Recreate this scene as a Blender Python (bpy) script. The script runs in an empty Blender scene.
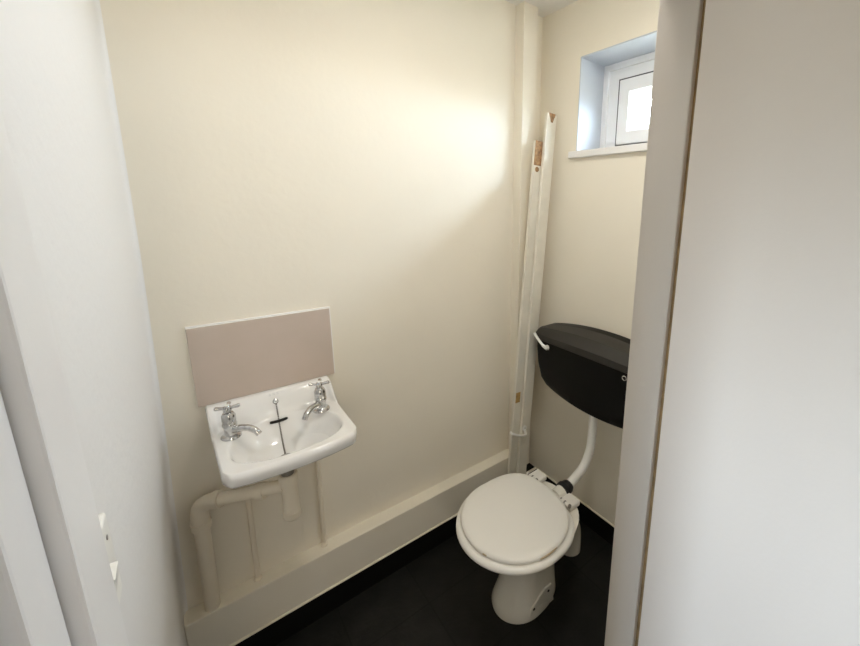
import bpy, bmesh, math, random
from mathutils import Vector, Matrix
random.seed(4)
S = bpy.context.scene
COL = S.collection
PI = math.pi

# ------------------------------------------------------------------ materials
def mat(name, col, rough=.5, metal=0.0, noise=0.0, nscale=6.0, bump=0.0, bscale=60.0, col2=None, spec=0.5, coat=0.0):
    m = bpy.data.materials.new(name); m.use_nodes = True
    nt = m.node_tree; b = nt.nodes['Principled BSDF']
    b.inputs['Base Color'].default_value = (*col, 1)
    b.inputs['Roughness'].default_value = rough
    b.inputs['Metallic'].default_value = metal
    b.inputs['Specular IOR Level'].default_value = spec
    b.inputs['Coat Weight'].default_value = coat
    tc = nt.nodes.new('ShaderNodeTexCoord')
    if noise > 0:
        n = nt.nodes.new('ShaderNodeTexNoise'); n.inputs['Scale'].default_value = nscale
        n.inputs['Detail'].default_value = 5
        nt.links.new(tc.outputs['Object'], n.inputs['Vector'])
        mx = nt.nodes.new('ShaderNodeMix'); mx.data_type = 'RGBA'
        c2 = col2 or tuple(max(0, c * (1 - noise)) for c in col)
        mx.inputs['A'].default_value = (*col, 1); mx.inputs['B'].default_value = (*c2, 1)
        r = nt.nodes.new('ShaderNodeMapRange'); r.inputs['From Min'].default_value = .35; r.inputs['From Max'].default_value = .7
        nt.links.new(n.outputs['Fac'], r.inputs['Value'])
        nt.links.new(r.outputs['Result'], mx.inputs['Factor'])
        nt.links.new(mx.outputs['Result'], b.inputs['Base Color'])
    if bump > 0:
        n2 = nt.nodes.new('ShaderNodeTexNoise'); n2.inputs['Scale'].default_value = bscale
        n2.inputs['Detail'].default_value = 4
        nt.links.new(tc.outputs['Object'], n2.inputs['Vector'])
        bp = nt.nodes.new('ShaderNodeBump'); bp.inputs['Strength'].default_value = bump
        bp.inputs['Distance'].default_value = .004
        nt.links.new(n2.outputs['Fac'], bp.inputs['Height'])
        nt.links.new(bp.outputs['Normal'], b.inputs['Normal'])
    return m

M_WALL = mat('cream_wall_paint', (.83, .775, .66), .65, bump=.16, bscale=45, noise=.03, nscale=3)
M_WHITEWALL = mat('white_wall_paint', (.80, .79, .78), .6, bump=.25, bscale=55)
M_CEIL = mat('ceiling_paint', (.82, .80, .76), .7, bump=.1, bscale=60)
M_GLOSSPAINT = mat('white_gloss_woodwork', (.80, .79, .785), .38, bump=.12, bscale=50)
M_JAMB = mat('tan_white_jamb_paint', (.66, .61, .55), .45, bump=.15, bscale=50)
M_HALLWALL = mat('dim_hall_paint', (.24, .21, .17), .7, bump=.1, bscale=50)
M_DOOR = mat('door_paint', (.72, .66, .60), .45, bump=.08, bscale=120)
M_PIPEPAINT = mat('painted_pipe', (.80, .73, .60), .5, bump=.25, bscale=70)
M_REVEAL = mat('sky_tinted_reveal_paint', (.52, .55, .60), .5, bump=.1, bscale=50)  # white reveal paint, with blue sky light put into its toned-down colour
M_UPVC = mat('white_upvc', (.86, .87, .88), .25)
M_CERAMIC = mat('white_vitreous_china', (.86, .855, .84), .1, coat=.4)
M_BISCUIT = mat('aged_vitreous_china', (.80, .77, .69), .16, coat=.3)
M_SEAT = mat('white_seat_plastic', (.85, .83, .78), .28)
M_CHIP = mat('chipped_seat_core', (.50, .40, .26), .8)
M_CHROME = mat('chrome', (.72, .72, .72), .16, metal=1, noise=.35, nscale=70)
M_DARKMETAL = mat('dull_steel', (.30, .28, .26), .35, metal=1)
M_HOLE = mat('dark_hollow', (.012, .01, .008), .8)
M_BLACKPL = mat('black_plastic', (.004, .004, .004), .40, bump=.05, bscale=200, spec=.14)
M_BLACKLID = mat('lighter_black_plastic', (.020, .0175, .014), .42, bump=.05, bscale=200)  # cistern lid plastic, slightly lighter and browner than the tank
M_RUBBER = mat('black_rubber', (.01, .01, .01), .6)
M_WHITEPL = mat('white_plastic', (.85, .84, .80), .3)
M_BATTEN = mat('worn_white_timber_paint', (.80, .76, .66), .55, noise=.08, nscale=14, bump=.2, bscale=40)
M_RAWWOOD = mat('bare_wood', (.42, .24, .11), .8, noise=.6, nscale=60, bump=.5, bscale=80)
M_GAPWOOD = mat('bare_jamb_timber', (.36, .24, .11), .8, noise=.4, nscale=30)
M_PATCH = mat('yellowed_filler', (.50, .31, .10), .7, noise=.3, nscale=40)
M_TILE = mat('beige_glazed_tile', (.58, .48, .41), .38, noise=.10, nscale=9, col2=(.55, .46, .385))
M_TILEEDGE = mat('white_tile_edge', (.85, .83, .80), .35)
M_SKIRT = mat('black_skirting', (.004, .004, .0035), .5, spec=.2)
M_BEAD = mat('pale_bead', (.80, .75, .62), .5)
M_HALLFLOOR = mat('hall_carpet', (.20, .18, .16), .95, bump=.6, bscale=300)
M_MARK = mat('faded_mark', (.55, .56, .58), .4)

def floor_mat():
    m = mat('black_slate_tile', (.006, .006, .0052), .5, spec=.25, noise=.5, nscale=14, col2=(.012, .012, .010), bump=.3, bscale=60)
    nt = m.node_tree; b = nt.nodes['Principled BSDF']
    tc = nt.nodes.new('ShaderNodeTexCoord')
    br = nt.nodes.new('ShaderNodeTexBrick'); br.offset = 0
    br.inputs['Scale'].default_value = 1
    br.inputs['Brick Width'].default_value = .305; br.inputs['Row Height'].default_value = .305
    br.inputs['Mortar Size'].default_value = .003
    br.inputs['Color1'].default_value = (1, 1, 1, 1); br.inputs['Color2'].default_value = (.8, .8, .8, 1)
    br.inputs['Mortar'].default_value = (.35, .35, .35, 1)
    nt.links.new(tc.outputs['Object'], br.inputs['Vector'])
    src = b.inputs['Base Color'].links[0].from_socket
    mx = nt.nodes.new('ShaderNodeMix'); mx.data_type = 'RGBA'; mx.blend_type = 'MULTIPLY'
    mx.inputs['Factor'].default_value = 1
    nt.links.new(src, mx.inputs['A']); nt.links.new(br.outputs['Color'], mx.inputs['B'])
    nt.links.new(mx.outputs['Result'], b.inputs['Base Color'])
    return m
M_FLOOR = floor_mat()

def glass_mat():
    m = bpy.data.materials.new('obscured_glass'); m.use_nodes = True
    nt = m.node_tree; nt.nodes.clear()
    o = nt.nodes.new('ShaderNodeOutputMaterial')
    t = nt.nodes.new('ShaderNodeBsdfTransparent'); t.inputs['Color'].default_value = (.94, .96, .97, 1)
    g = nt.nodes.new('ShaderNodeBsdfGlossy'); g.inputs['Roughness'].default_value = .05
    f = nt.nodes.new('ShaderNodeMixShader'); f.inputs['Fac'].default_value = .05
    nt.links.new(t.outputs[0], f.inputs[1]); nt.links.new(g.outputs[0], f.inputs[2])
    nt.links.new(f.outputs[0], o.inputs['Surface'])
    return m
M_GLASS = glass_mat()

# ------------------------------------------------------------------ mesh helpers
def link(name, bm, m, parent=None, smooth=False, bevel=0, seg=2, angle=40):
    bmesh.ops.recalc_face_normals(bm, faces=bm.faces[:])
    me = bpy.data.meshes.new(name); bm.to_mesh(me); bm.free()
    for x in (m if isinstance(m, (list, tuple)) else [m]): me.materials.append(x)
    o = bpy.data.objects.new(name, me); COL.objects.link(o)
    if parent: o.parent = parent; o.matrix_parent_inverse = parent.matrix_basis.inverted()
    if smooth:
        for p in me.polygons: p.use_smooth = True
        me.set_sharp_from_angle(angle=math.radians(angle))
    if bevel:
        b = o.modifiers.new('bevel', 'BEVEL'); b.width = bevel; b.segments = seg; b.limit_method = 'ANGLE'
        b.angle_limit = math.radians(35)
    return o

def box(bm, x0, x1, y0, y1, z0, z1, mi=0, rot=None):
    vs = [bm.verts.new((x, y, z)) for x in (x0, x1) for y in (y0, y1) for z in (z0, z1)]
    if rot is not None:
        for v in vs: v.co = rot @ v.co
    fs = []
    for q in ((0, 1, 3, 2), (4, 6, 7, 5), (0, 4, 5, 1), (2, 3, 7, 6), (0, 2, 6, 4), (1, 5, 7, 3)):
        f = bm.faces.new([vs[i] for i in q]); f.material_index = mi; fs.append(f)
    return fs

def B(): return bmesh.new()

def loft(bm, loops, cap0=True, cap1=True, closed=True, mi=0):
    rings = [[bm.verts.new(p) for p in L] for L in loops]
    n = len(rings[0])
    for a, b in zip(rings, rings[1:]):
        for i in range(n if closed else n - 1):
            j = (i + 1) % n
            f = bm.faces.new((a[i], a[j], b[j], b[i])); f.material_index = mi
    if cap0: bm.faces.new(rings[0][::-1]).material_index = mi
    if cap1: bm.faces.new(rings[-1]).material_index = mi
    return rings

def catmull(pts, n=8):
    pts = [Vector(p) for p in pts]; out = []
    P = [pts[0] * 2 - pts[1]] + pts + [pts[-1] * 2 - pts[-2]]
    for i in range(1, len(P) - 2):
        a, b, c, d = P[i - 1:i + 3]
        for k in range(n):
            t = k / n
            out.append(.5 * ((2 * b) + (c - a) * t + (2 * a - 5 * b + 4 * c - d) * t * t + (3 * b - a - 3 * c + d) * t ** 3))
    out.append(pts[-1]); return out

def tube(bm, path, r, seg=16, mi=0, caps=True):
    path = [Vector(p) for p in path]
    rs = r if isinstance(r, (list, tuple)) else [r] * len(path)
    loops = []; nrm = None
    for i, p in enumerate(path):
        t = (path[min(i + 1, len(path) - 1)] - path[max(i - 1, 0)]).normalized()
        if nrm is None:
            nrm = t.orthogonal().normalized()
        nrm = (nrm - t * nrm.dot(t)).normalized()
        bn = t.cross(nrm)
        loops.append([p + rs[i] * (math.cos(2 * PI * k / seg) * nrm + math.sin(2 * PI * k / seg) * bn) for k in range(seg)])
    loft(bm, loops, caps, caps, mi=mi)

def lathe(bm, prof, c=(0, 0, 0), seg=28, axis=None, mi=0):
    # prof: list of (radius, height); axis: direction of height
    ax = Vector(axis or (0, 0, 1)).normalized(); q = Vector((0, 0, 1)).rotation_difference(ax)
    c = Vector(c)
    loops = [[c + q @ Vector((max(r, 1e-4) * math.cos(2 * PI * k / seg), max(r, 1e-4) * math.sin(2 * PI * k / seg), h)) for k in range(seg)] for r, h in prof]
    loft(bm, loops, mi=mi)

def tag(o, label=None, cat=None, group=None, kind=None):
    if label: o['label'] = label
    if cat: o['category'] = cat
    if group: o['group'] = group
    if kind: o['kind'] = kind
    return o

def thing(name, label, cat, loc=(0, 0, 0), group=None):
    o = bpy.data.objects.new(name, None); COL.objects.link(o); o.location = loc
    o.empty_display_size = .1
    o.matrix_basis = Matrix.Translation(loc)
    return tag(o, label, cat, group)

def struct(name, bm, m, label, cat, **k):
    return tag(link(name, bm, m, **k), label, cat, kind='structure')

# ------------------------------------------------------------------ dimensions (metres)
CAM_H = 1.663
YW = 1.516      # back wall
YB = 1.452      # front of the pipe boxing
XR = 1.455      # window wall
ZC = 2.545      # ceiling
YF = .4516      # inner face of the doorway wall
YO = .32        # hall face of the doorway wall
JL = -.085      # left lining face
JR = .7357      # right lining face
HEAD = 2.06

# ------------------------------------------------------------------ room shell
bm = B(); box(bm, -.55, XR + .3, YF - .075, YW + .12, -.08, 0)
struct('floor', bm, M_FLOOR, 'black slate-look tiled toilet floor', 'floor')
bm = B(); box(bm, -2.2, 1.7, -2.2, YF - .075, -.08, -.001)
struct('floor_hall', bm, M_HALLFLOOR, 'brown carpeted floor outside the doorway', 'floor')
bm = B(); box(bm, -.55, XR + .3, YW, YW + .12, 0, ZC)
struct('wall_back', bm, M_WALL, 'cream painted wall behind the small basin', 'wall')

# left wall leans slightly; rounded into the corner
bm = B()
prof = [(-.155, 0), (-.150, .3), (-.136, .65), (-.124, .96), (-.116, 1.2), (-.108, 1.487), (-.103, 1.8), (-.098, 2.139), (-.095, ZC)]
loops = []
for x, z in prof:
    L = [(x, YF, z), (x, YW - .05, z)]
    for k in range(1, 7):
        a = k / 6 * PI / 2
        L.append((x + .012 - .012 * math.cos(a), YW - .03 + .03 * math.sin(a), z))
    L += [(x + .012, YW + .05, z), (-.45, YW + .05, z), (-.45, YF, z)]
    loops.append(L)
loft(bm, loops)
struct('wall_left', bm, M_WHITEWALL, 'white painted wall on the left with the light switch', 'wall', smooth=True, angle=30)

# window wall with a real opening
WY0, WY1, WZ0, WZ1 = .475, 1.262, 1.885, 2.31
WT = .25
bm = B()
for a in ((YO, WY0, 0, ZC), (WY1, YW + .12, 0, ZC), (WY0, WY1, 0, WZ0), (WY0, WY1, WZ1, ZC)):
    box(bm, XR, XR + WT, *a)
struct('wall_right', bm, M_WALL, 'cream painted wall with the small window and black cistern', 'wall')

bm = B()
box(bm, -2.2, 1.7, -2.2, YW + .12, ZC, ZC + .1)
struct('ceiling', bm, M_CEIL, 'white painted ceiling above the corner boxing', 'ceiling')

bm = B(); box(bm, XR + WT, XR + WT + .55, -.4, YW + .6, ZC + .0, ZC + .1)  # unseen overhang, added to keep high sky light off the reveal
struct('sky_block_overhang', bm, M_CEIL, 'unseen white overhang added above the small window to block high sky light', 'roof')

# doorway wall, split around the opening
bm = B()
box(bm, -2.2, JL - .03, YO, YF, 0, ZC)
box(bm, JR + .03, 1.7, YO, YF, 0, ZC)
box(bm, JL - .03, JR + .03, YO, YF, HEAD + .03, ZC)
struct('wall_front', bm, M_WHITEWALL, 'white wall around the doorway', 'wall')
# hall shell around the camera
HY0, HY1, HZ0, HZ1 = -.48, .08, 1.22, 1.80                       # unseen hall opening added for fill light, left of the doorway
bm = B()
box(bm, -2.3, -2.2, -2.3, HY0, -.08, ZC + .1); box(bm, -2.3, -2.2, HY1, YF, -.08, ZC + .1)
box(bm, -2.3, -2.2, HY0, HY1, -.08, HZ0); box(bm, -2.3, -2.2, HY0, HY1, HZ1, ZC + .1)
struct('wall_hall_left', bm, M_HALLWALL, 'hall wall with an opening added for fill light, left of the doorway', 'wall')
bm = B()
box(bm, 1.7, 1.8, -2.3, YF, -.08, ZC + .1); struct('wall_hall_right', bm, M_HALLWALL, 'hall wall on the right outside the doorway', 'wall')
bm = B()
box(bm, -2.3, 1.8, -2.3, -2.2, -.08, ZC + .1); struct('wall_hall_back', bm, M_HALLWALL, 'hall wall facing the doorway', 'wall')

# door lining: left jamb with its rebate, step and stop; right jamb; head
bm = B()
box(bm, JL - .03, JL, .373, YF + .002, 0, HEAD)              # stop thickness of the jamb
box(bm, JL - .03, JL - .0115, .318, .373, 0, HEAD)            # rebate
box(bm, JL - .06, JL - .0235, .19, .3195, 0, HEAD + .04)      # architrave return
struct('trim_1', bm, M_GLOSSPAINT, 'white rebated door lining on the left of the doorway', 'door frame', bevel=.0025)
bm = B()
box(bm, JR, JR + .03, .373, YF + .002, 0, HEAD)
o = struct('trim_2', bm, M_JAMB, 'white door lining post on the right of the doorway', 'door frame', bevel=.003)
bm = B(); box(bm, JR + .0115, JR + .03, .30, .373, 0, HEAD)
link('bare_rebate', bm, M_GAPWOOD, o); o.children[0]['label'] = 'bare brown timber in the hinge gap'
bm = B()
box(bm, JL - .03, JR + .03, .32, YF, HEAD, HEAD + .03)
struct('trim_3', bm, M_GLOSSPAINT, 'white head of the door lining above the doorway', 'door frame', bevel=.003)

# door leaf, opened out into the hall, hung a little out of plumb
hx, hy = .7135, .351
d = Vector((-.10, -.995, 0)).normalized(); nrm = Vector((.995, -.10, 0)).normalized()
bm = B()
lp = []
for z, off in ((.006, .006), (HEAD - .004, -.003)):
    a = Vector((hx + off, hy, z)); b_ = a + d * .79
    lp.append([a, b_, b_ + nrm * .034, a + nrm * .034])
loft(bm, lp)
o = struct('door_1', bm, M_DOOR, 'pale cream flush door standing open beside the doorway', 'door', bevel=.0015)

# ------------------------------------------------------------------ pipe boxing, corner boxing, skirtings
bm = B(); box(bm, -.15, 1.283, YB, YW + .02, .113, .283)
struct('trim_4', bm, M_WALL, 'low cream pipe boxing along the foot of the back wall', 'boxing', bevel=.004, seg=3)
bm = B(); box(bm, 1.2835, 1.371, 1.458, YW + .02, .113, ZC)
struct('trim_5', bm, M_WALL, 'narrow cream corner boxing rising from the low boxing to the ceiling', 'boxing', bevel=.004, seg=3)
bm = B(); box(bm, -.16, XR, YB - .005, YW, 0, .108)
o = struct('baseboard_back', bm, M_SKIRT, 'black skirting strip below the cream pipe boxing', 'skirting')
bm = B(); box(bm, -.16, XR - .001, YB - .0062, YB + .01, .1075, .1135)
link('bead', bm, M_BEAD, o, bevel=.002)
bm = B(); box(bm, XR - .005, XR + .02, YF, YB - .0051, 0, .108)
o = struct('baseboard_right', bm, M_SKIRT, 'black skirting strip below the window wall', 'skirting')
bm = B(); box(bm, XR - .0065, XR + .01, YF, YB - .0065, .1075, .1145)
link('bead', bm, M_BEAD, o, bevel=.002)

# ------------------------------------------------------------------ window
win = tag(bpy.data.objects.new('window_1', None), 'small white framed window set deep in the cream wall', 'window', kind='structure')
COL.objects.link(win); win.matrix_basis = Matrix.Translation((XR, (WY0 + WY1) / 2, WZ0))
def ring_frame(bm, x0, x1, y0, y1, z0, z1, w):
    o_ = [(y0, z0), (y1, z0), (y1, z1), (y0, z1)]
    i_ = [(y0 + w, z0 + w), (y1 - w, z0 + w), (y1 - w, z1 - w), (y0 + w, z1 - w)]
    loops = [[(x0, *p) for p in o_], [(x0, *p) for p in i_], [(x1, *p) for p in i_], [(x1, *p) for p in o_]]
    rings = [[bm.verts.new(p) for p in L] for L in loops]
    for k in range(4):
        a, b = rings[k], rings[(k + 1) % 4]
        for i in range(4):
            j = (i + 1) % 4; bm.faces.new((a[i], a[j], b[j], b[i]))
# plastered reveal lining
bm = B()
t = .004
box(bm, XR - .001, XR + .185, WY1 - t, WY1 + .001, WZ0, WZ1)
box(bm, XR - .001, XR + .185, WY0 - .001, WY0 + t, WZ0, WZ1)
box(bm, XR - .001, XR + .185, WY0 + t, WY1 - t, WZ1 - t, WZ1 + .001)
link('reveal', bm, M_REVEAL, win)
bm = B(); box(bm, XR - .022, XR + .185, WY0 - .03, WY1 + .033, WZ0 - .008, WZ0 + .022)
link('sill', bm, M_GLOSSPAINT, win, bevel=.004, seg=3)
bm = B(); ring_frame(bm, XR + .165, XR + .25, WY0 + t, WY1 - t, WZ0 + .022, WZ1 - t, .028)
ring_frame(bm, XR + .178, XR + .25, WY0 + t + .026, WY1 - t - .026, WZ0 + .024, WZ1 - t - .026, .062)
fr = link('frame', bm, M_UPVC, win, bevel=.0025)
s0, s1, s2, s3 = WY0 + .094, WY1 - .094, WZ0 + .060, WZ1 - .082
bm = B(); ring_frame(bm, XR + .170, XR + .255, s0, s1, s2, s3, .056)
sash = link('sash', bm, M_UPVC, win, bevel=.0035)
bm = B()
w0, w1 = .052, .086
o_ = [(s0 + w0, s2 + w0), (s1 - w0, s2 + w0), (s1 - w0, s3 - w0), (s0 + w0, s3 - w0)]
i_ = [(s0 + w1, s2 + w1), (s1 - w1, s2 + w1), (s1 - w1, s3 - w1), (s0 + w1, s3 - w1)]
loft(bm, [[(XR + .185, *p) for p in o_], [(XR + .225, *p) for p in i_], [(XR + .245, *p) for p in i_], [(XR + .245, *p) for p in o_]], False, False)
link('glazing_bead', bm, M_UPVC, sash)
bm = B(); box(bm, XR + .236, XR + .240, s0 + w0, s1 - w0, s2 + w0, s3 - w0)
link('pane', bm, M_GLASS, sash)
bm = B(); ring_frame(bm, XR + .1715, XR + .2, s0 - .0045, s1 + .0045, s2 - .0045, s3 + .0045, .0035)
link('gasket', bm, mat('grey_gasket', (.10, .10, .11), .7), sash)

# ------------------------------------------------------------------ splashback tile
bm = B()
box(bm, -.027, .386, YW - .011, YW - .001, 1.0065, 1.268, 0)
bm.normal_update()
for f in bm.faces:
    if abs(f.normal.y) < .5: f.material_index = 1
o = link('splashback_tile', bm, [M_TILE, M_TILEEDGE], bevel=.0012)
tag(o, 'large beige wall tile above the white basin', 'tile')
bm = B()
box(bm, -.0275, .3895, YW - .0085, YW - .0005, 1.268, 1.2735)
box(bm, .386, .3895, YW - .0085, YW - .0005, 1.0065, 1.268)
link('grout_edge', bm, M_TILEEDGE, o, bevel=.001)
o.children[0]['label'] = 'white sealant line along the tile edge'

# ------------------------------------------------------------------ washbasin
BX0, BX1 = -.011, .363
BZ = .937
def sm(a, b, t):
    t = max(0, min(1, (t - a) / (b - a))); return t * t * (3 - 2 * t)
def yfront(x):
    t = (x - (BX0 + BX1) / 2) / ((BX1 - BX0) / 2)
    return 1.150 + .022 * abs(t) ** 2.2 + .030 * max(0, (abs(t) - .88) / .12) ** 2.2
def bowl_r(x, y):
    t = (x - .177) / .160
    yb_ = 1.405 + .032 * (1 - t * t)
    yf_ = yfront(.177 + .160 * max(-1, min(1, t)) * .8) + .030
    cy = (yb_ + yf_) / 2 - .02
    v = (y - cy) / ((yb_ - cy) if y > cy else (cy - yf_))
    return (abs(t) ** 2.7 + abs(v) ** 2.5) ** (1 / 2.6)
def basin_top(x, y):
    e = abs((x - .176) / .187)
    up = .068 * sm(1.432 - .05 * sm(.86, 1, e), 1.494, y)             # upstand swoop
    z = BZ + up + .004 * sm(.80, .96, e) * (1 - sm(1.40, 1.45, y))
    r = bowl_r(x, y)
    q = max(0, 1 - r ** 2.6); z -= .108 * q * (.35 + .65 * sm(0, .22, q)) if r < 1 else 0
    z -= .012 * max(0, (e - .965) / .035) ** 2                          # rounded outer lip
    yf_ = yfront(x)
    z -= .012 * max(0, 1 - (y - yf_) / .010) ** 2
    z -= .006 * max(0, 1 - (YW - y) / .008) ** 2
    return z
def basin_bot(x, y):
    r = bowl_r(x, y)
    return .893 - .058 * (1 - sm(.2, 1.05, r)) + .02 * sm(1.40, 1.5, y)
NX, NY = 84, 84
def spread(k, n):
    s = k / n; return .5 - .5 * math.cos(PI * s) if True else s
bm = B()
top = []; bot = []
for i in range(NX + 1):
    u = .55 * spread(i, NX) + .45 * i / NX
    x = BX0 + (BX1 - BX0) * u
    tr, br_ = [], []
    for j in range(NY + 1):
        v = .5 * spread(j, NY) + .5 * j / NY
        y = yfront(x) + (YW - .001 - yfront(x)) * v
        xs = .012 * (1 - v) * (1 - u)
        tr.append(bm.verts.new((x + xs, y, basin_top(x, y))))
        k = .92
        xb = .176 + (x - .176) * .965; yb2 = (YW - .001) - ((YW - .001) - y) * .975
        br_.append(bm.verts.new((xb + xs, yb2, basin_bot(x, y))))
    top.append(tr); bot.append(br_)
for i in range(NX):
    for j in range(NY):
        bm.faces.new((top[i][j], top[i + 1][j], top[i + 1][j + 1], top[i][j + 1]))
        bm.faces.new((bot[i][j], bot[i][j + 1], bot[i + 1][j + 1], bot[i + 1][j]))
edge_t = [top[i][0] for i in range(NX + 1)] + [top[NX][j] for j in range(1, NY + 1)] + [top[i][NY] for i in range(NX - 1, -1, -1)] + [top[0][j] for j in range(NY - 1, 0, -1)]
edge_b = [bot[i][0] for i in range(NX + 1)] + [bot[NX][j] for j in range(1, NY + 1)] + [bot[i][NY] for i in range(NX - 1, -1, -1)] + [bot[0][j] for j in range(NY - 1, 0, -1)]
n = len(edge_t)
prev = edge_t
for fz in (.25, .8):
    cur = []
    for a, b in zip(edge_t, edge_b):
        off = .002 if fz < .5 else 0.0
        c = a.co.lerp(b.co, fz)
        w = a.co.lerp(b.co, fz * .45); c.x, c.y = w.x, min(w.y, YW - .001)
        cur.append(bm.verts.new(c))
    for i in range(n):
        j = (i + 1) % n; bm.faces.new((prev[i], prev[j], cur[j], cur[i]))
    prev = cur
for i in range(n):
    j = (i + 1) % n; bm.faces.new((prev[i], prev[j], edge_b[j], edge_b[i]))
basin = thing('washbasin', 'small white china basin with two chrome taps fixed under the beige tile', 'basin', (.178, YW, .888))
link('bowl', bm, M_CERAMIC, basin, smooth=True, angle=60)

# taps
def make_tap(cx, cy, z, ang, name='tap'):
    bm = B()
    lathe(bm, [(.0, 0), (.027, 0), (.028, .003), (.026, .008), (.018, .012), (.0165, .02), (.0165, .034), (.0195, .040), (.0195, .046),
               (.0170, .050), (.0185, .056), (.0185, .074), (.0140, .082), (.0075, .085), (.0065, .094), (.0, .094)], (cx, cy, z), 24)
    body = link(name, bm, M_CHROME, basin, smooth=True, angle=35)
    dx, dy = math.cos(ang), math.sin(ang)
    path = catmull([(cx + dx * .010, cy + dy * .010, z + .026), (cx + dx * .036, cy + dy * .036, z + .032), (cx + dx * .060, cy + dy * .060, z + .033),
                    (cx + dx * .078, cy + dy * .080, z + .026), (cx + dx * .090, cy + dy * .090, z + .013)], 6)
    bm = B(); nn = len(path)
    tube(bm, path, [.0115 - .0028 * k / (nn - 1) for k in range(nn)], 14)
    link('spout', bm, M_CHROME, body, smooth=True)
    bm = B()
    lathe(bm, [(.0, .088), (.010, .088), (.011, .094), (.010, .102), (.005, .107), (0, .107)], (cx, cy, z), 18)
    for k in range(4):
        a = ang + .5 + k * PI / 2
        ux, uy = math.cos(a), math.sin(a)
        p = [(cx + ux * t_, cy + uy * t_, z + .097 + .004 * t_ / .03) for t_ in (.004, .012, .022, .029, .033)]
        tube(bm, p, [.0055, .0045, .0052, .0062, .0035], 10)
    link('cross_handle', bm, M_CHROME, body, smooth=True)
    bm = B(); lathe(bm, [(0, .1065), (.0065, .1065), (.006, .1085), (0, .109)], (cx, cy, z), 14)
    link('indice', bm, M_WHITEPL, body, smooth=True)
    return body
make_tap(.042, 1.385, basin_top(.042, 1.385) - .001, math.radians(-42))['label'] = 'left chrome tap with swivelled spout'
make_tap(.302, 1.385, basin_top(.302, 1.385) - .001, math.radians(-138))['label'] = 'right chrome tap'

# overflow slot, chain, plug, waste
def on_basin(x, y, dz=0.0): return Vector((x, y, basin_top(x, y) + dz))
bm = B()
e0, e1 = on_basin(.150, 1.425, .0015), on_basin(.202, 1.425, .0015)
pts = [e0.lerp(e1, k / 12) + Vector((0, -.0035 * (1 - ((k - 6) / 6) ** 2), .001)) for k in range(13)]
tube(bm, pts, [.0036] + [.0048] * 11 + [.0036], 10)
link('overflow_slot', bm, M_HOLE, basin, smooth=True)
bm = B()
ry = 1.464
c = on_basin(.178, ry, .004)
ringpts = [(c.x + .0075 * math.cos(a), c.y + .003 * math.sin(a), c.z + .0075 * math.sin(a)) for a in [k / 16 * 2 * PI for k in range(17)]]
tube(bm, ringpts, .0016, 8, caps=False)
lathe(bm, [(0, 0), (.006, 0), (.005, .003), (0, .004)], on_basin(.178, ry + .004, -.001), 12, (0, -.8, .6))
ringo = link('chain_stay', bm, M_CHROME, basin, smooth=True)
WASTE = (.172, 1.325)
bm = B()
cp = [on_basin(.178 + (WASTE[0] - .178) * t_, ry - .006 + (WASTE[1] - ry + .006) * t_, .0035) for t_ in [k / 40 for k in range(41)]]
for p in cp:
    bmesh.ops.create_icosphere(bm, subdivisions=1, radius=.0029, matrix=Matrix.Translation(p))
tube(bm, cp, .0009, 6)
link('plug_chain', bm, M_DARKMETAL, basin, smooth=True)
wz = basin_top(*WASTE)
bm = B(); lathe(bm, [(.0, -.004), (.026, -.004), (.027, .003), (.022, .0045), (.0, .0045)], (*WASTE, wz), 24)
wst = link('waste_ring', bm, M_CHROME, basin, smooth=True)
bm = B(); lathe(bm, [(.0, .003), (.019, .003), (.020, .008), (.012, .011), (.003, .012), (0, .014)], (*WASTE, wz), 24)
link('plug', bm, M_DARKMETAL, wst, smooth=True)
# faded maker's mark on the upstand: three grey dashes and a shallow arc
bm = B()
for k, (dx, w) in enumerate(((-.014, .008), (-.003, .010), (.009, .008))):
    for row in (0, 1):
        yy = 1.4790 + row * .0035
        a = on_basin(.176 + dx + row * .001, yy, .0006); b = on_basin(.176 + dx + w * .8, yy, .0006)
        tube(bm, [a, b], .0007, 6)
link('makers_mark', bm, M_MARK, basin)

# ------------------------------------------------------------------ waste pipe under the basin
wp = thing('waste_pipe', 'cream painted waste pipe with bottle trap under the basin', 'pipe', (-.065, 1.48, .283))
TX, TY = .172, 1.330
bm = B()
lathe(bm, [(0, 0), (.020, 0), (.027, .008), (.0275, .030), (.0245, .034), (.0245, .130), (.0285, .133), (.0285, .166), (.024, .170), (.0, .170)], (TX, TY, .606), 26)
trap = link('bottle_trap', bm, M_PIPEPAINT, wp, smooth=True, angle=35)
bm = B(); lathe(bm, [(0, .0), (.019, 0), (.019, .053), (0, .053)], (TX, TY, .775), 20)
link('tailpiece', bm, mat('grey_steel_tail', (.25, .23, .20), .4, metal=.6), trap, smooth=True, angle=35)
PX, PY = -.066, 1.478
path = catmull([(TX - .015, TY + .005, .735), (TX - .06, TY + .03, .728), (.05, 1.410, .709), (-.02, 1.455, .695)], 8)
bm = B(); tube(bm, path, .0205, 18)
link('branch_pipe', bm, M_PIPEPAINT, wp, smooth=True, angle=50)
bm = B()
pts = catmull([(-.018, 1.453, .696), (-.042, 1.468, .690), (-.060, PY, .674), (PX, PY, .640), (PX, PY, .612)], 7)
tube(bm, pts, .0245, 18)
lathe(bm, [(0, -.012), (.0275, -.012), (.0275, .012), (0, .012)], (-.015, 1.4515, .6965), 20, (.62, -.50, .12))
lathe(bm, [(0, -.012), (.0275, -.012), (.0275, .012), (0, .012)], (PX, PY, .612), 20)
link('elbow', bm, M_PIPEPAINT, wp, smooth=True, angle=35)
bm = B()
tube(bm, [(PX, PY, .62), (PX - .003, PY, .45), (PX - .007, PY, .282)], .0215, 18)
link('drop_pipe', bm, M_PIPEPAINT, wp, smooth=True, angle=50)
bm = B()
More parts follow.
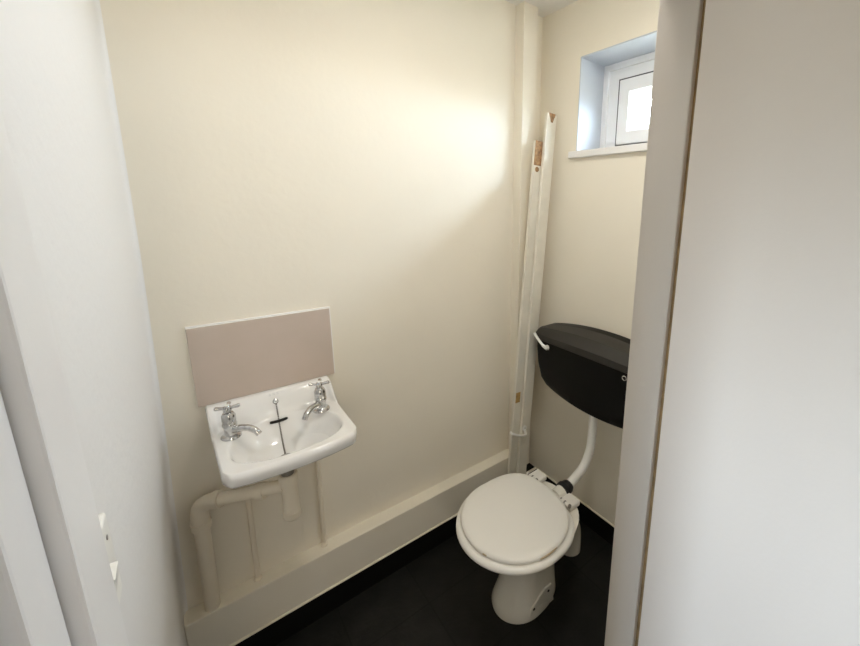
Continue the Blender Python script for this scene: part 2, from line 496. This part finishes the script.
lathe(bm, [(0, -.013), (.0265, -.013), (.0265, .013), (0, .013)], (.098, 1.372, .7215), 20, (.80, -.58, .1))
link('union_nut', bm, M_PIPEPAINT, wp, smooth=True, angle=35)

for k, (sx, lab) in enumerate(((.066, 'thin cream supply pipe nearest the waste pipe, left of the trap'), (.296, 'thin cream supply pipe right of the bottle trap'))):
    t_ = thing('supply_pipe', lab, 'pipe', (sx, 1.497, .283), 'supply pipes under the basin')
    bm = B(); tube(bm, catmull([(sx - .004, 1.497, .2835), (sx - .002, 1.497, .45), (sx, 1.496, .70), (sx, 1.49, .80), (sx - .0, 1.465, .855), (sx - .002, 1.445, .884)], 5), .0088, 14)
    link('pipe', bm, M_PIPEPAINT, t_, smooth=True)
    bm = B(); lathe(bm, [(0, 0), (.014, 0), (.014, .006), (.010, .012), (0, .012)], (sx - .004, 1.497, .2835), 16)
    link('collar', bm, M_PIPEPAINT, t_, smooth=True, angle=35)

# ------------------------------------------------------------------ toilet
TYC = .988
toilet = thing('toilet', 'white toilet with closed lid on the black floor', 'toilet', (.98, TYC, 0))
def egg(xf, xc, xb, b, z, n=56, yc=TYC, pf=2.0, pb=2.4, pn=None):
    L = []
    for k in range(n):
        a = 2 * PI * k / n
        ca, sa = math.cos(a), math.sin(a)
        p = (pb if sa > 0 or pn is None else pn) if ca > 0 else pf
        x = xc + (abs(ca) ** (2 / p)) * ((xb - xc) if ca > 0 else -(xc - xf))
        y = yc + (abs(sa) ** (2 / p)) * b * (1 if sa > 0 else -1)
        L.append((x, y, z))
    return L
bm = B()
loft(bm, [egg(.802, .927, 1.10, .112, .0, yc=TYC + .012), egg(.800, .927, 1.102, .114, .010, yc=TYC + .012), egg(.811, .928, 1.10, .106, .040, yc=TYC + .011), egg(.830, .930, 1.10, .094, .09, yc=TYC + .010),
          egg(.845, .938, 1.10, .085, .16, yc=TYC + .008), egg(.842, .941, 1.10, .090, .22, yc=TYC + .005), egg(.806, .935, 1.105, .118, .275), egg(.742, .91, 1.120, .164, .33),
          egg(.697, .89, 1.145, .195, .375), egg(.684, .885, 1.16, .206, .397), egg(.687, .885, 1.16, .204, .410)])
pan = link('pan', bm, M_BISCUIT, toilet, smooth=True, angle=60)
# trap and outlet behind the pedestal
bm = B()
tube(bm, catmull([(1.03, TYC, .19), (1.12, TYC + .006, .235), (1.205, TYC + .020, .215), (1.262, TYC + .032, .13), (1.277, TYC + .036, .05), (1.277, TYC + .036, .0)], 6), .053, 22)
link('trap_outlet', bm, M_BISCUIT, pan, smooth=True, angle=50)
# inlet horn for the flush pipe
bm = B(); lathe(bm, [(0, 0), (.034, 0), (.032, .040), (0, .040)], (1.130, TYC + .012, .385), 20, (1, .03, .16))
link('inlet_horn', bm, M_BISCUIT, pan, smooth=True, angle=50)
# fixing lug with two dark screw holes on the side of the foot
bm = B()
lug = [(.880, .0), (.895, .055), (.975, .105), (1.012, .098), (1.030, .0)]
loft(bm, [[(x, TYC - .085, z) for x, z in lug], [(x, TYC - .095, z) for x, z in lug]])
lg = link('fixing_lug', bm, M_BISCUIT, pan, bevel=.006, seg=3, smooth=True, angle=30)
for x, z in ((.908, .048), (.990, .078)):
    bm = B()
    lathe(bm, [(0, 0), (.0055, 0), (.0055, .002), (0, .002)], (x, TYC - .0955, z), 14, (0, -1, 0))
    link('screw_hole', bm, M_HOLE, lg)
# seat: flat oval ring
SC = .989
def seat_loops(s0, s1):
    return egg(.645 + s0, .875, 1.092 - s0 * .6, .233 - s0, s1, yc=SC, pf=2.0, pb=2.4)
bm = B()
prof = [(.006, .411), (.0, .419), (.0005, .426), (.005, .432), (.014, .436), (.07, .436), (.08, .431), (.082, .411)]
rings = [[bm.verts.new(p) for p in seat_loops(a, z)] for a, z in prof]
for k in range(len(rings)):
    a, b = rings[k], rings[(k + 1) % len(rings)]
    for i in range(56):
        j = (i + 1) % 56; bm.faces.new((a[i], a[j], b[j], b[i]))
seat = link('seat', bm, M_SEAT, toilet, smooth=True, angle=60)
def lid_loops(s0, z): return egg(.668 + s0, .865, 1.088 - s0 * .6, .214 - s0, z, yc=SC + .003, pf=2.0, pb=3.2, pn=2.25)
bm = B()
loft(bm, [lid_loops(.007, .4385), lid_loops(.0, .4405), lid_loops(-.001, .445), lid_loops(.003, .4515), lid_loops(.012, .455), lid_loops(.035, .4562), lid_loops(.10, .4567)])
lid = link('lid', bm, M_SEAT, toilet, smooth=True, angle=60)
# worn chips along the rims
bm = B()
def rimpt(a, off, z, f): 
    L = f(off, z); k = int(round(a / (2 * PI) * 56)) % 56; return Vector(L[k])
for (a0, a1, r) in ((math.radians(256), math.radians(280), .0032), (math.radians(196), math.radians(201), .0026)):
    pts = []
    for k in range(9):
        a = a0 + (a1 - a0) * k / 8
        ca, sa = math.cos(a), math.sin(a)
        x = .865 - abs(ca) * (.865 - .6685) if ca < 0 else .865 + abs(ca) * .205
        y = SC - .001 + math.copysign(abs(sa) * .211, sa)
        pts.append((x, y, .4455))
    bm = B(); tube(bm, pts, [r * .4] + [r] * 7 + [r * .4], 8)
    link('chipped_edge', bm, M_CHIP, lid)['label'] = 'brown chipped patch on the lid rim'
# hinges
for y0, nm in ((SC + .120, 'back'), (SC - .078, 'front')):
    bm = B()
    box(bm, 1.092, 1.152, y0 - .032, y0 + .032, .411, .438)
    h = link('hinge', bm, M_SEAT, toilet, bevel=.008, seg=3, smooth=True, angle=30)
    bm = B()
    tube(bm, [(1.085, y0 - .030, .442), (1.085, y0 + .030, .442)], .0085, 14)
    link('hinge_knuckle', bm, M_SEAT, h, smooth=True, angle=40)
    bm = B()
    for q in (-.031, -.006, .016):
        tube(bm, [(1.085, y0 + q, .4425), (1.085, y0 + q + .006, .4425)], .0090, 14)
    link('hinge_pin', bm, M_DARKMETAL, h, smooth=True, angle=40)

# ------------------------------------------------------------------ cistern and flush pipe
CYC = 1.003
cis = thing('cistern', 'black plastic bow-fronted cistern on the wall below the window', 'cistern', (XR, CYC, .735))
def dloop(hw, dend, dmid, z, crown=0.0, rc=.016, n=32, x0=XR - .001):
    L = [(x0, CYC + hw, z), ]
    for k in range(n + 1):
        t_ = 1 - 2 * k / n
        # squarish rounded end corners
        tt = math.copysign(1 - (1 - abs(t_)) ** 1.35, t_)
        bow = dend + (dmid - dend) * (1 - tt * tt)
        cr = max(0, (abs(tt) - (1 - rc / hw)) / (rc / hw))
        dd = bow - rc * (1 - math.sqrt(max(0, 1 - cr * cr)))
        L.append((x0 - dd, CYC + hw * tt, z + crown * (1 - tt * tt)))
    L.append((x0, CYC - hw, z))
    # back edge, split so the crown bends evenly
    for k in range(1, n):
        t_ = -1 + 2 * k / n
        L.append((x0, CYC + hw * t_, z + crown * (1 - t_ * t_)))
    return L
bm = B()
loft(bm, [dloop(.305, .090, .120, .742, -.028), dloop(.314, .100, .130, .749, -.028), dloop(.327, .118, .143, .785, -.014), dloop(.340, .133, .151, .87), dloop(.345, .138, .154, .95), dloop(.346, .139, .154, 1.005)])
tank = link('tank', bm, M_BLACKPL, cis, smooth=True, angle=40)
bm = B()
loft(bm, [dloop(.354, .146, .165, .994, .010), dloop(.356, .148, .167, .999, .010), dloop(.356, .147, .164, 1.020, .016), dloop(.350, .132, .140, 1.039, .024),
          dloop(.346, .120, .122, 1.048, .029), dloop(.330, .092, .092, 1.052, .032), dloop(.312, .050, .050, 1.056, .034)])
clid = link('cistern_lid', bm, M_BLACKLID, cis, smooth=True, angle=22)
# lever on the front
bm = B()
lx, ly, lz = XR - .154, 1.252, .974
lathe(bm, [(0, 0), (.013, 0), (.013, .010), (.009, .016), (0, .017)], (lx + .003, ly, lz), 18, (-1, 0.25, 0))
tube(bm, catmull([(lx - .010, ly, lz), (lx - .016, ly + .02, lz + .012), (lx - .018, ly + .052, lz + .036), (lx - .016, ly + .078, lz + .056)], 6), [.0085] * 6 + [.0065] * 6 + [.0070] * 6 + [.0080], 12)
link('flush_lever', bm, M_WHITEPL, cis, smooth=True, angle=40)['label'] = 'white flush lever'
bm = B()
ex, ey, ez = XR - .1425, .812, .976
rp = [(ex - .012, ey + .0095 * math.cos(a), ez + .0095 * math.sin(a)) for a in [k / 20 * 2 * PI for k in range(21)]]
tube(bm, rp, .0026, 8, caps=False)
link('plug_ring', bm, M_CHROME, cis, smooth=True)['label'] = 'small pale ring at the right of the tank'

fp = thing('flush_pipe', 'white bent flush pipe running from the black cistern to the toilet', 'pipe', (1.25, TYC, .40))
bm = B()
FX = XR - .085
path = catmull([(FX, CYC, .7115), (FX, CYC, .60), (FX - .008, CYC, .52), (FX - .045, CYC - .001, .455), (FX - .105, CYC - .001, .418), (1.176, TYC + .0135, .393)], 9)
tube(bm, path, .0205, 18)
link('pipe', bm, M_WHITEPL, fp, smooth=True)
bm = B()
lathe(bm, [(0, 0), (.034, 0), (.0375, .004), (.0375, .016), (.033, .022), (.030, .040), (.024, .050), (.0, .050)], (1.1725, TYC + .0135, .3925), 22, (1, .03, .12))
link('rubber_collar', bm, M_RUBBER, fp, smooth=True, angle=35)['label'] = 'black rubber collar'

# ------------------------------------------------------------------ loose timber battens leaning in the corner
def batten(label, base, topc, w, dep, end):
    root = thing('timber_batten', label, 'timber', base, 'loose door-frame battens leaning in the corner')
    b0, t0 = Vector(base), Vector(topc)
    ax = (t0 - b0).normalized(); L = (t0 - b0).length
    side = Vector((1, 0, 0)); side = (side - ax * side.dot(ax)).normalized(); fwd = ax.cross(side)
    if fwd.y > 0: fwd = -fwd
    def P(s, f, h): return b0 + side * s + fwd * f + ax * h
    bm = B()
    hs = [0, .25, .5, .8, 1.1, 1.4, 1.7, L]
    loops = []
    for h in hs:
        j = random.uniform(-.0008, .0008)
        loops.append([P(-w / 2 + j, -dep / 2, h), P(w / 2 + j, -dep / 2, h), P(w / 2 + j, dep / 2, h), P(-w / 2 + j, dep / 2, h)])
    loft(bm, loops)
    link('batten', bm, M_BATTEN, root, bevel=.003)
    return root, P, L
b1, P1, L1 = batten('shorter white batten with a bare wood top beside the corner boxing', (1.2025, 1.4095, 0), (1.3475, 1.4095, 1.955), .050, .018, 0)
bm = B()
z0 = L1 - .112
fs = [(-.0252, .0085), (.0252, .0085), (.0252, .0102), (-.0252, .0102)]
loft(bm, [[P1(s, f, z0) for s, f in fs], [P1(s, f, L1 + .001) for s, f in fs]])
link('bare_wood_end', bm, M_RAWWOOD, b1)['label'] = 'bare brown wood at the top of the batten'
bm = B(); c = P1(-.002, .0085, z0 - .018); lathe(bm, [(0, 0), (.013, 0), (.011, .003), (0, .003)], c, 16, (0, -1, 0))
link('knot', bm, M_RAWWOOD, b1)
bm = B(); loft(bm, [[P1(s_, f_, h_) for s_, f_ in ((-.020, .0085), (.010, .0085), (.010, .0102), (-.020, .0102))] for h_ in (.635, .692)])
link('filler_patch', bm, M_PATCH, b1)['label'] = 'yellow-brown patch where the paint is missing'
b2, P2, L2 = batten('taller white batten with a notched top beside the window', (1.2580, 1.3895, 0), (1.4070, 1.3895, 2.083), .064, .018, 0)
bm = B()
loft(bm, [[P2(-.018, .0085, L2 - .014), P2(.018, .0085, L2 - .014), P2(.018, .0097, L2 - .014), P2(-.018, .0097, L2 - .014)],
          [P2(-.022, .0085, L2 + .001), P2(.022, .0085, L2 + .001), P2(.022, .0097, L2 + .001), P2(-.022, .0097, L2 + .001)]])
loft(bm, [[P2(-.006, .0085, L2 - .040), P2(.006, .0085, L2 - .040), P2(.006, .0098, L2 - .040), P2(-.006, .0098, L2 - .040)],
          [P2(-.016, .0085, L2 - .013), P2(.016, .0085, L2 - .013), P2(.016, .0098, L2 - .013), P2(-.016, .0098, L2 - .013)]])
link('bare_wood_notch', bm, M_RAWWOOD, b2)['label'] = 'bare brown notch at the top end'
bm = B()
hz = 1.0
def HP(x, y, z): return (x, y, z)
pts = catmull([(1.278, 1.3795, .480), (1.278, 1.370, .466), (1.274, 1.363, .452), (1.246, 1.360, .458), (1.212, 1.360, .475), (1.186, 1.364, .490), (1.181, 1.380, .496)], 6)
tube(bm, pts, .0062, 12)
lathe(bm, [(0, 0), (.015, 0), (.014, .004), (0, .005)], (1.280, 1.3805, .481), 16, (0, -1, 0))
hk = link('cabin_hook', bm, M_WHITEPL, b2, smooth=True, angle=40)
hk['label'] = 'white bent hook'
bm = B(); lathe(bm, [(0, 0), (.0035, 0), (.003, .0015), (0, .002)], (1.280, 1.3757, .481), 12, (0, -1, 0))
link('screw', bm, M_HOLE, hk)

# ------------------------------------------------------------------ light switch on the left wall
sw = thing('light_switch', 'white light switch on the left wall just inside the doorway', 'switch', (-.116, .590, 1.21))
bm = B(); box(bm, -.122, -.1065, .512, .600, 1.196, 1.304)
link('plate', bm, M_WHITEPL, sw, bevel=.004, seg=3)
bm = B()
loft(bm, [[(-.108, .530, 1.226), (-.108, .560, 1.226), (-.108, .560, 1.262), (-.108, .530, 1.262)], [(-.1045, .530, 1.226), (-.1045, .560, 1.226), (-.0985, .560, 1.262), (-.0985, .530, 1.262)]])
link('rocker', bm, M_WHITEPL, sw, bevel=.001)
bm = B(); lathe(bm, [(0, 0), (.003, 0), (.003, .001), (0, .001)], (-.1067, .578, 1.283), 12, (1, 0, 0))
link('screw', bm, M_DARKMETAL, sw)

# ------------------------------------------------------------------ unseen hall lamp, added as fill light
LX, LY, LZ = -.30, -2.2, 1.72
lamp = thing('hall_fill_lamp', 'unseen warm fill lamp added on the hall wall facing the doorway', 'lamp', (LX, LY, LZ))
bm = B(); lathe(bm, [(0, 0.001), (.26, .001), (.27, .03), (.26, .06), (0, .06)], (LX, LY, LZ), 36, (0, 1, 0))
link('fill_lamp_base', bm, M_WHITEPL, lamp, smooth=True, angle=40)
ld = bpy.data.lights.new('hall_fill_light', 'AREA'); ld.shape = 'DISK'; ld.size = .5; ld.energy = 9; ld.color = (1, .88, .72)
lo = bpy.data.objects.new('hall_fill_light', ld); COL.objects.link(lo); lo.location = (LX, LY + .07, LZ); lo.rotation_euler = (math.radians(90), 0, 0)

# ------------------------------------------------------------------ unseen ceiling lamp, added above the frame to brighten the small room
KX, KY = .70, .64
lamp2 = thing('added_ceiling_lamp', 'unseen round ceiling lamp added above the frame to brighten the small room', 'lamp', (KX, KY, ZC))
bm = B(); lathe(bm, [(0, 0), (.15, 0), (.155, .02), (.15, .035), (0, .035)], (KX, KY, ZC - .036), 32)
link('fill_lamp_base', bm, M_WHITEPL, lamp2, smooth=True, angle=40)
kd = bpy.data.lights.new('room_fill_light', 'AREA'); kd.shape = 'DISK'; kd.size = .28; kd.energy = 5.3; kd.color = (1, .96, .89)
ko = bpy.data.objects.new('room_fill_light', kd); COL.objects.link(ko); ko.location = (KX, KY, ZC - .04)

# ------------------------------------------------------------------ sky through the window
w = bpy.data.worlds.new('overcast_sky'); S.world = w; w.use_nodes = True
nt = w.node_tree; bg = nt.nodes['Background']
tc = nt.nodes.new('ShaderNodeTexCoord'); sp = nt.nodes.new('ShaderNodeSeparateXYZ')
rp_ = nt.nodes.new('ShaderNodeValToRGB'); mr = nt.nodes.new('ShaderNodeMapRange')
mr.inputs['From Min'].default_value = -1; mr.inputs['From Max'].default_value = 1
nt.links.new(tc.outputs['Generated'], sp.inputs[0]); nt.links.new(sp.outputs['Z'], mr.inputs['Value'])
nt.links.new(mr.outputs['Result'], rp_.inputs['Fac'])
cr = rp_.color_ramp
cr.elements[0].position = .47; cr.elements[0].color = (.16, .17, .15, 1)
cr.elements[1].position = .53; cr.elements[1].color = (.72, .86, 1.0, 1)
e = cr.elements.new(.80); e.color = (.72, .87, 1.06, 1)
nt.links.new(rp_.outputs['Color'], bg.inputs['Color'])
bg.inputs['Strength'].default_value = 56
pd = bpy.data.lights.new('window_portal', 'AREA'); pd.shape = 'RECTANGLE'; pd.size = .60; pd.size_y = .42
pd.cycles.is_portal = True
po = bpy.data.objects.new('window_portal', pd); COL.objects.link(po)
po.location = (XR + .26, (WY0 + WY1) / 2, (WZ0 + WZ1) / 2)
po.rotation_euler = (0, math.radians(90), 0)
pd2 = bpy.data.lights.new('hall_fill_portal', 'AREA'); pd2.shape = 'RECTANGLE'; pd2.size = HZ1 - HZ0; pd2.size_y = HY1 - HY0
pd2.cycles.is_portal = True
po2 = bpy.data.objects.new('hall_fill_portal', pd2); COL.objects.link(po2)
po2.location = (-2.29, (HY0 + HY1) / 2, (HZ0 + HZ1) / 2); po2.rotation_euler = (0, math.radians(-90), 0)  # portal for the added hall opening
# hazy sun behind thin cloud, shining in through the small window
sd = bpy.data.lights.new('hazy_sun', 'SUN'); sd.energy = .5; sd.angle = math.radians(36); sd.color = (.90, .95, 1.0)
so = bpy.data.objects.new('hazy_sun', sd); COL.objects.link(so)
so.rotation_euler = Vector((-1, 1.45, -.86)).to_track_quat('-Z', 'Y').to_euler()


# ------------------------------------------------------------------ camera
F, YAW, PIT, ROL, CX, CY = 386.80, .70978, .20911, .019057, 513.82, 285.675
f = Vector((math.sin(YAW) * math.cos(PIT), math.cos(YAW) * math.cos(PIT), -math.sin(PIT)))
rt = Vector((math.cos(YAW), -math.sin(YAW), 0)); up = rt.cross(f)
r2 = rt * math.cos(ROL) + up * math.sin(ROL); u2 = -rt * math.sin(ROL) + up * math.cos(ROL)
cd = bpy.data.cameras.new('camera'); cam = bpy.data.objects.new('camera', cd); COL.objects.link(cam)
cam.matrix_world = Matrix(((r2.x, u2.x, -f.x, 0), (r2.y, u2.y, -f.y, 0), (r2.z, u2.z, -f.z, CAM_H), (0, 0, 0, 1)))
cd.sensor_fit = 'HORIZONTAL'; cd.sensor_width = 36; cd.lens = F * 36 / 860
cd.shift_x = (430 - CX) / 860; cd.shift_y = (CY - 323) / 860
cd.clip_start = .02
S.camera = cam
S.view_settings.view_transform = 'Standard'; S.view_settings.look = 'None'
S.view_settings.gamma = 1; S.view_settings.exposure = 0.46
S.cycles.max_bounces = 16; S.cycles.diffuse_bounces = 10
S.cycles.use_denoising = True
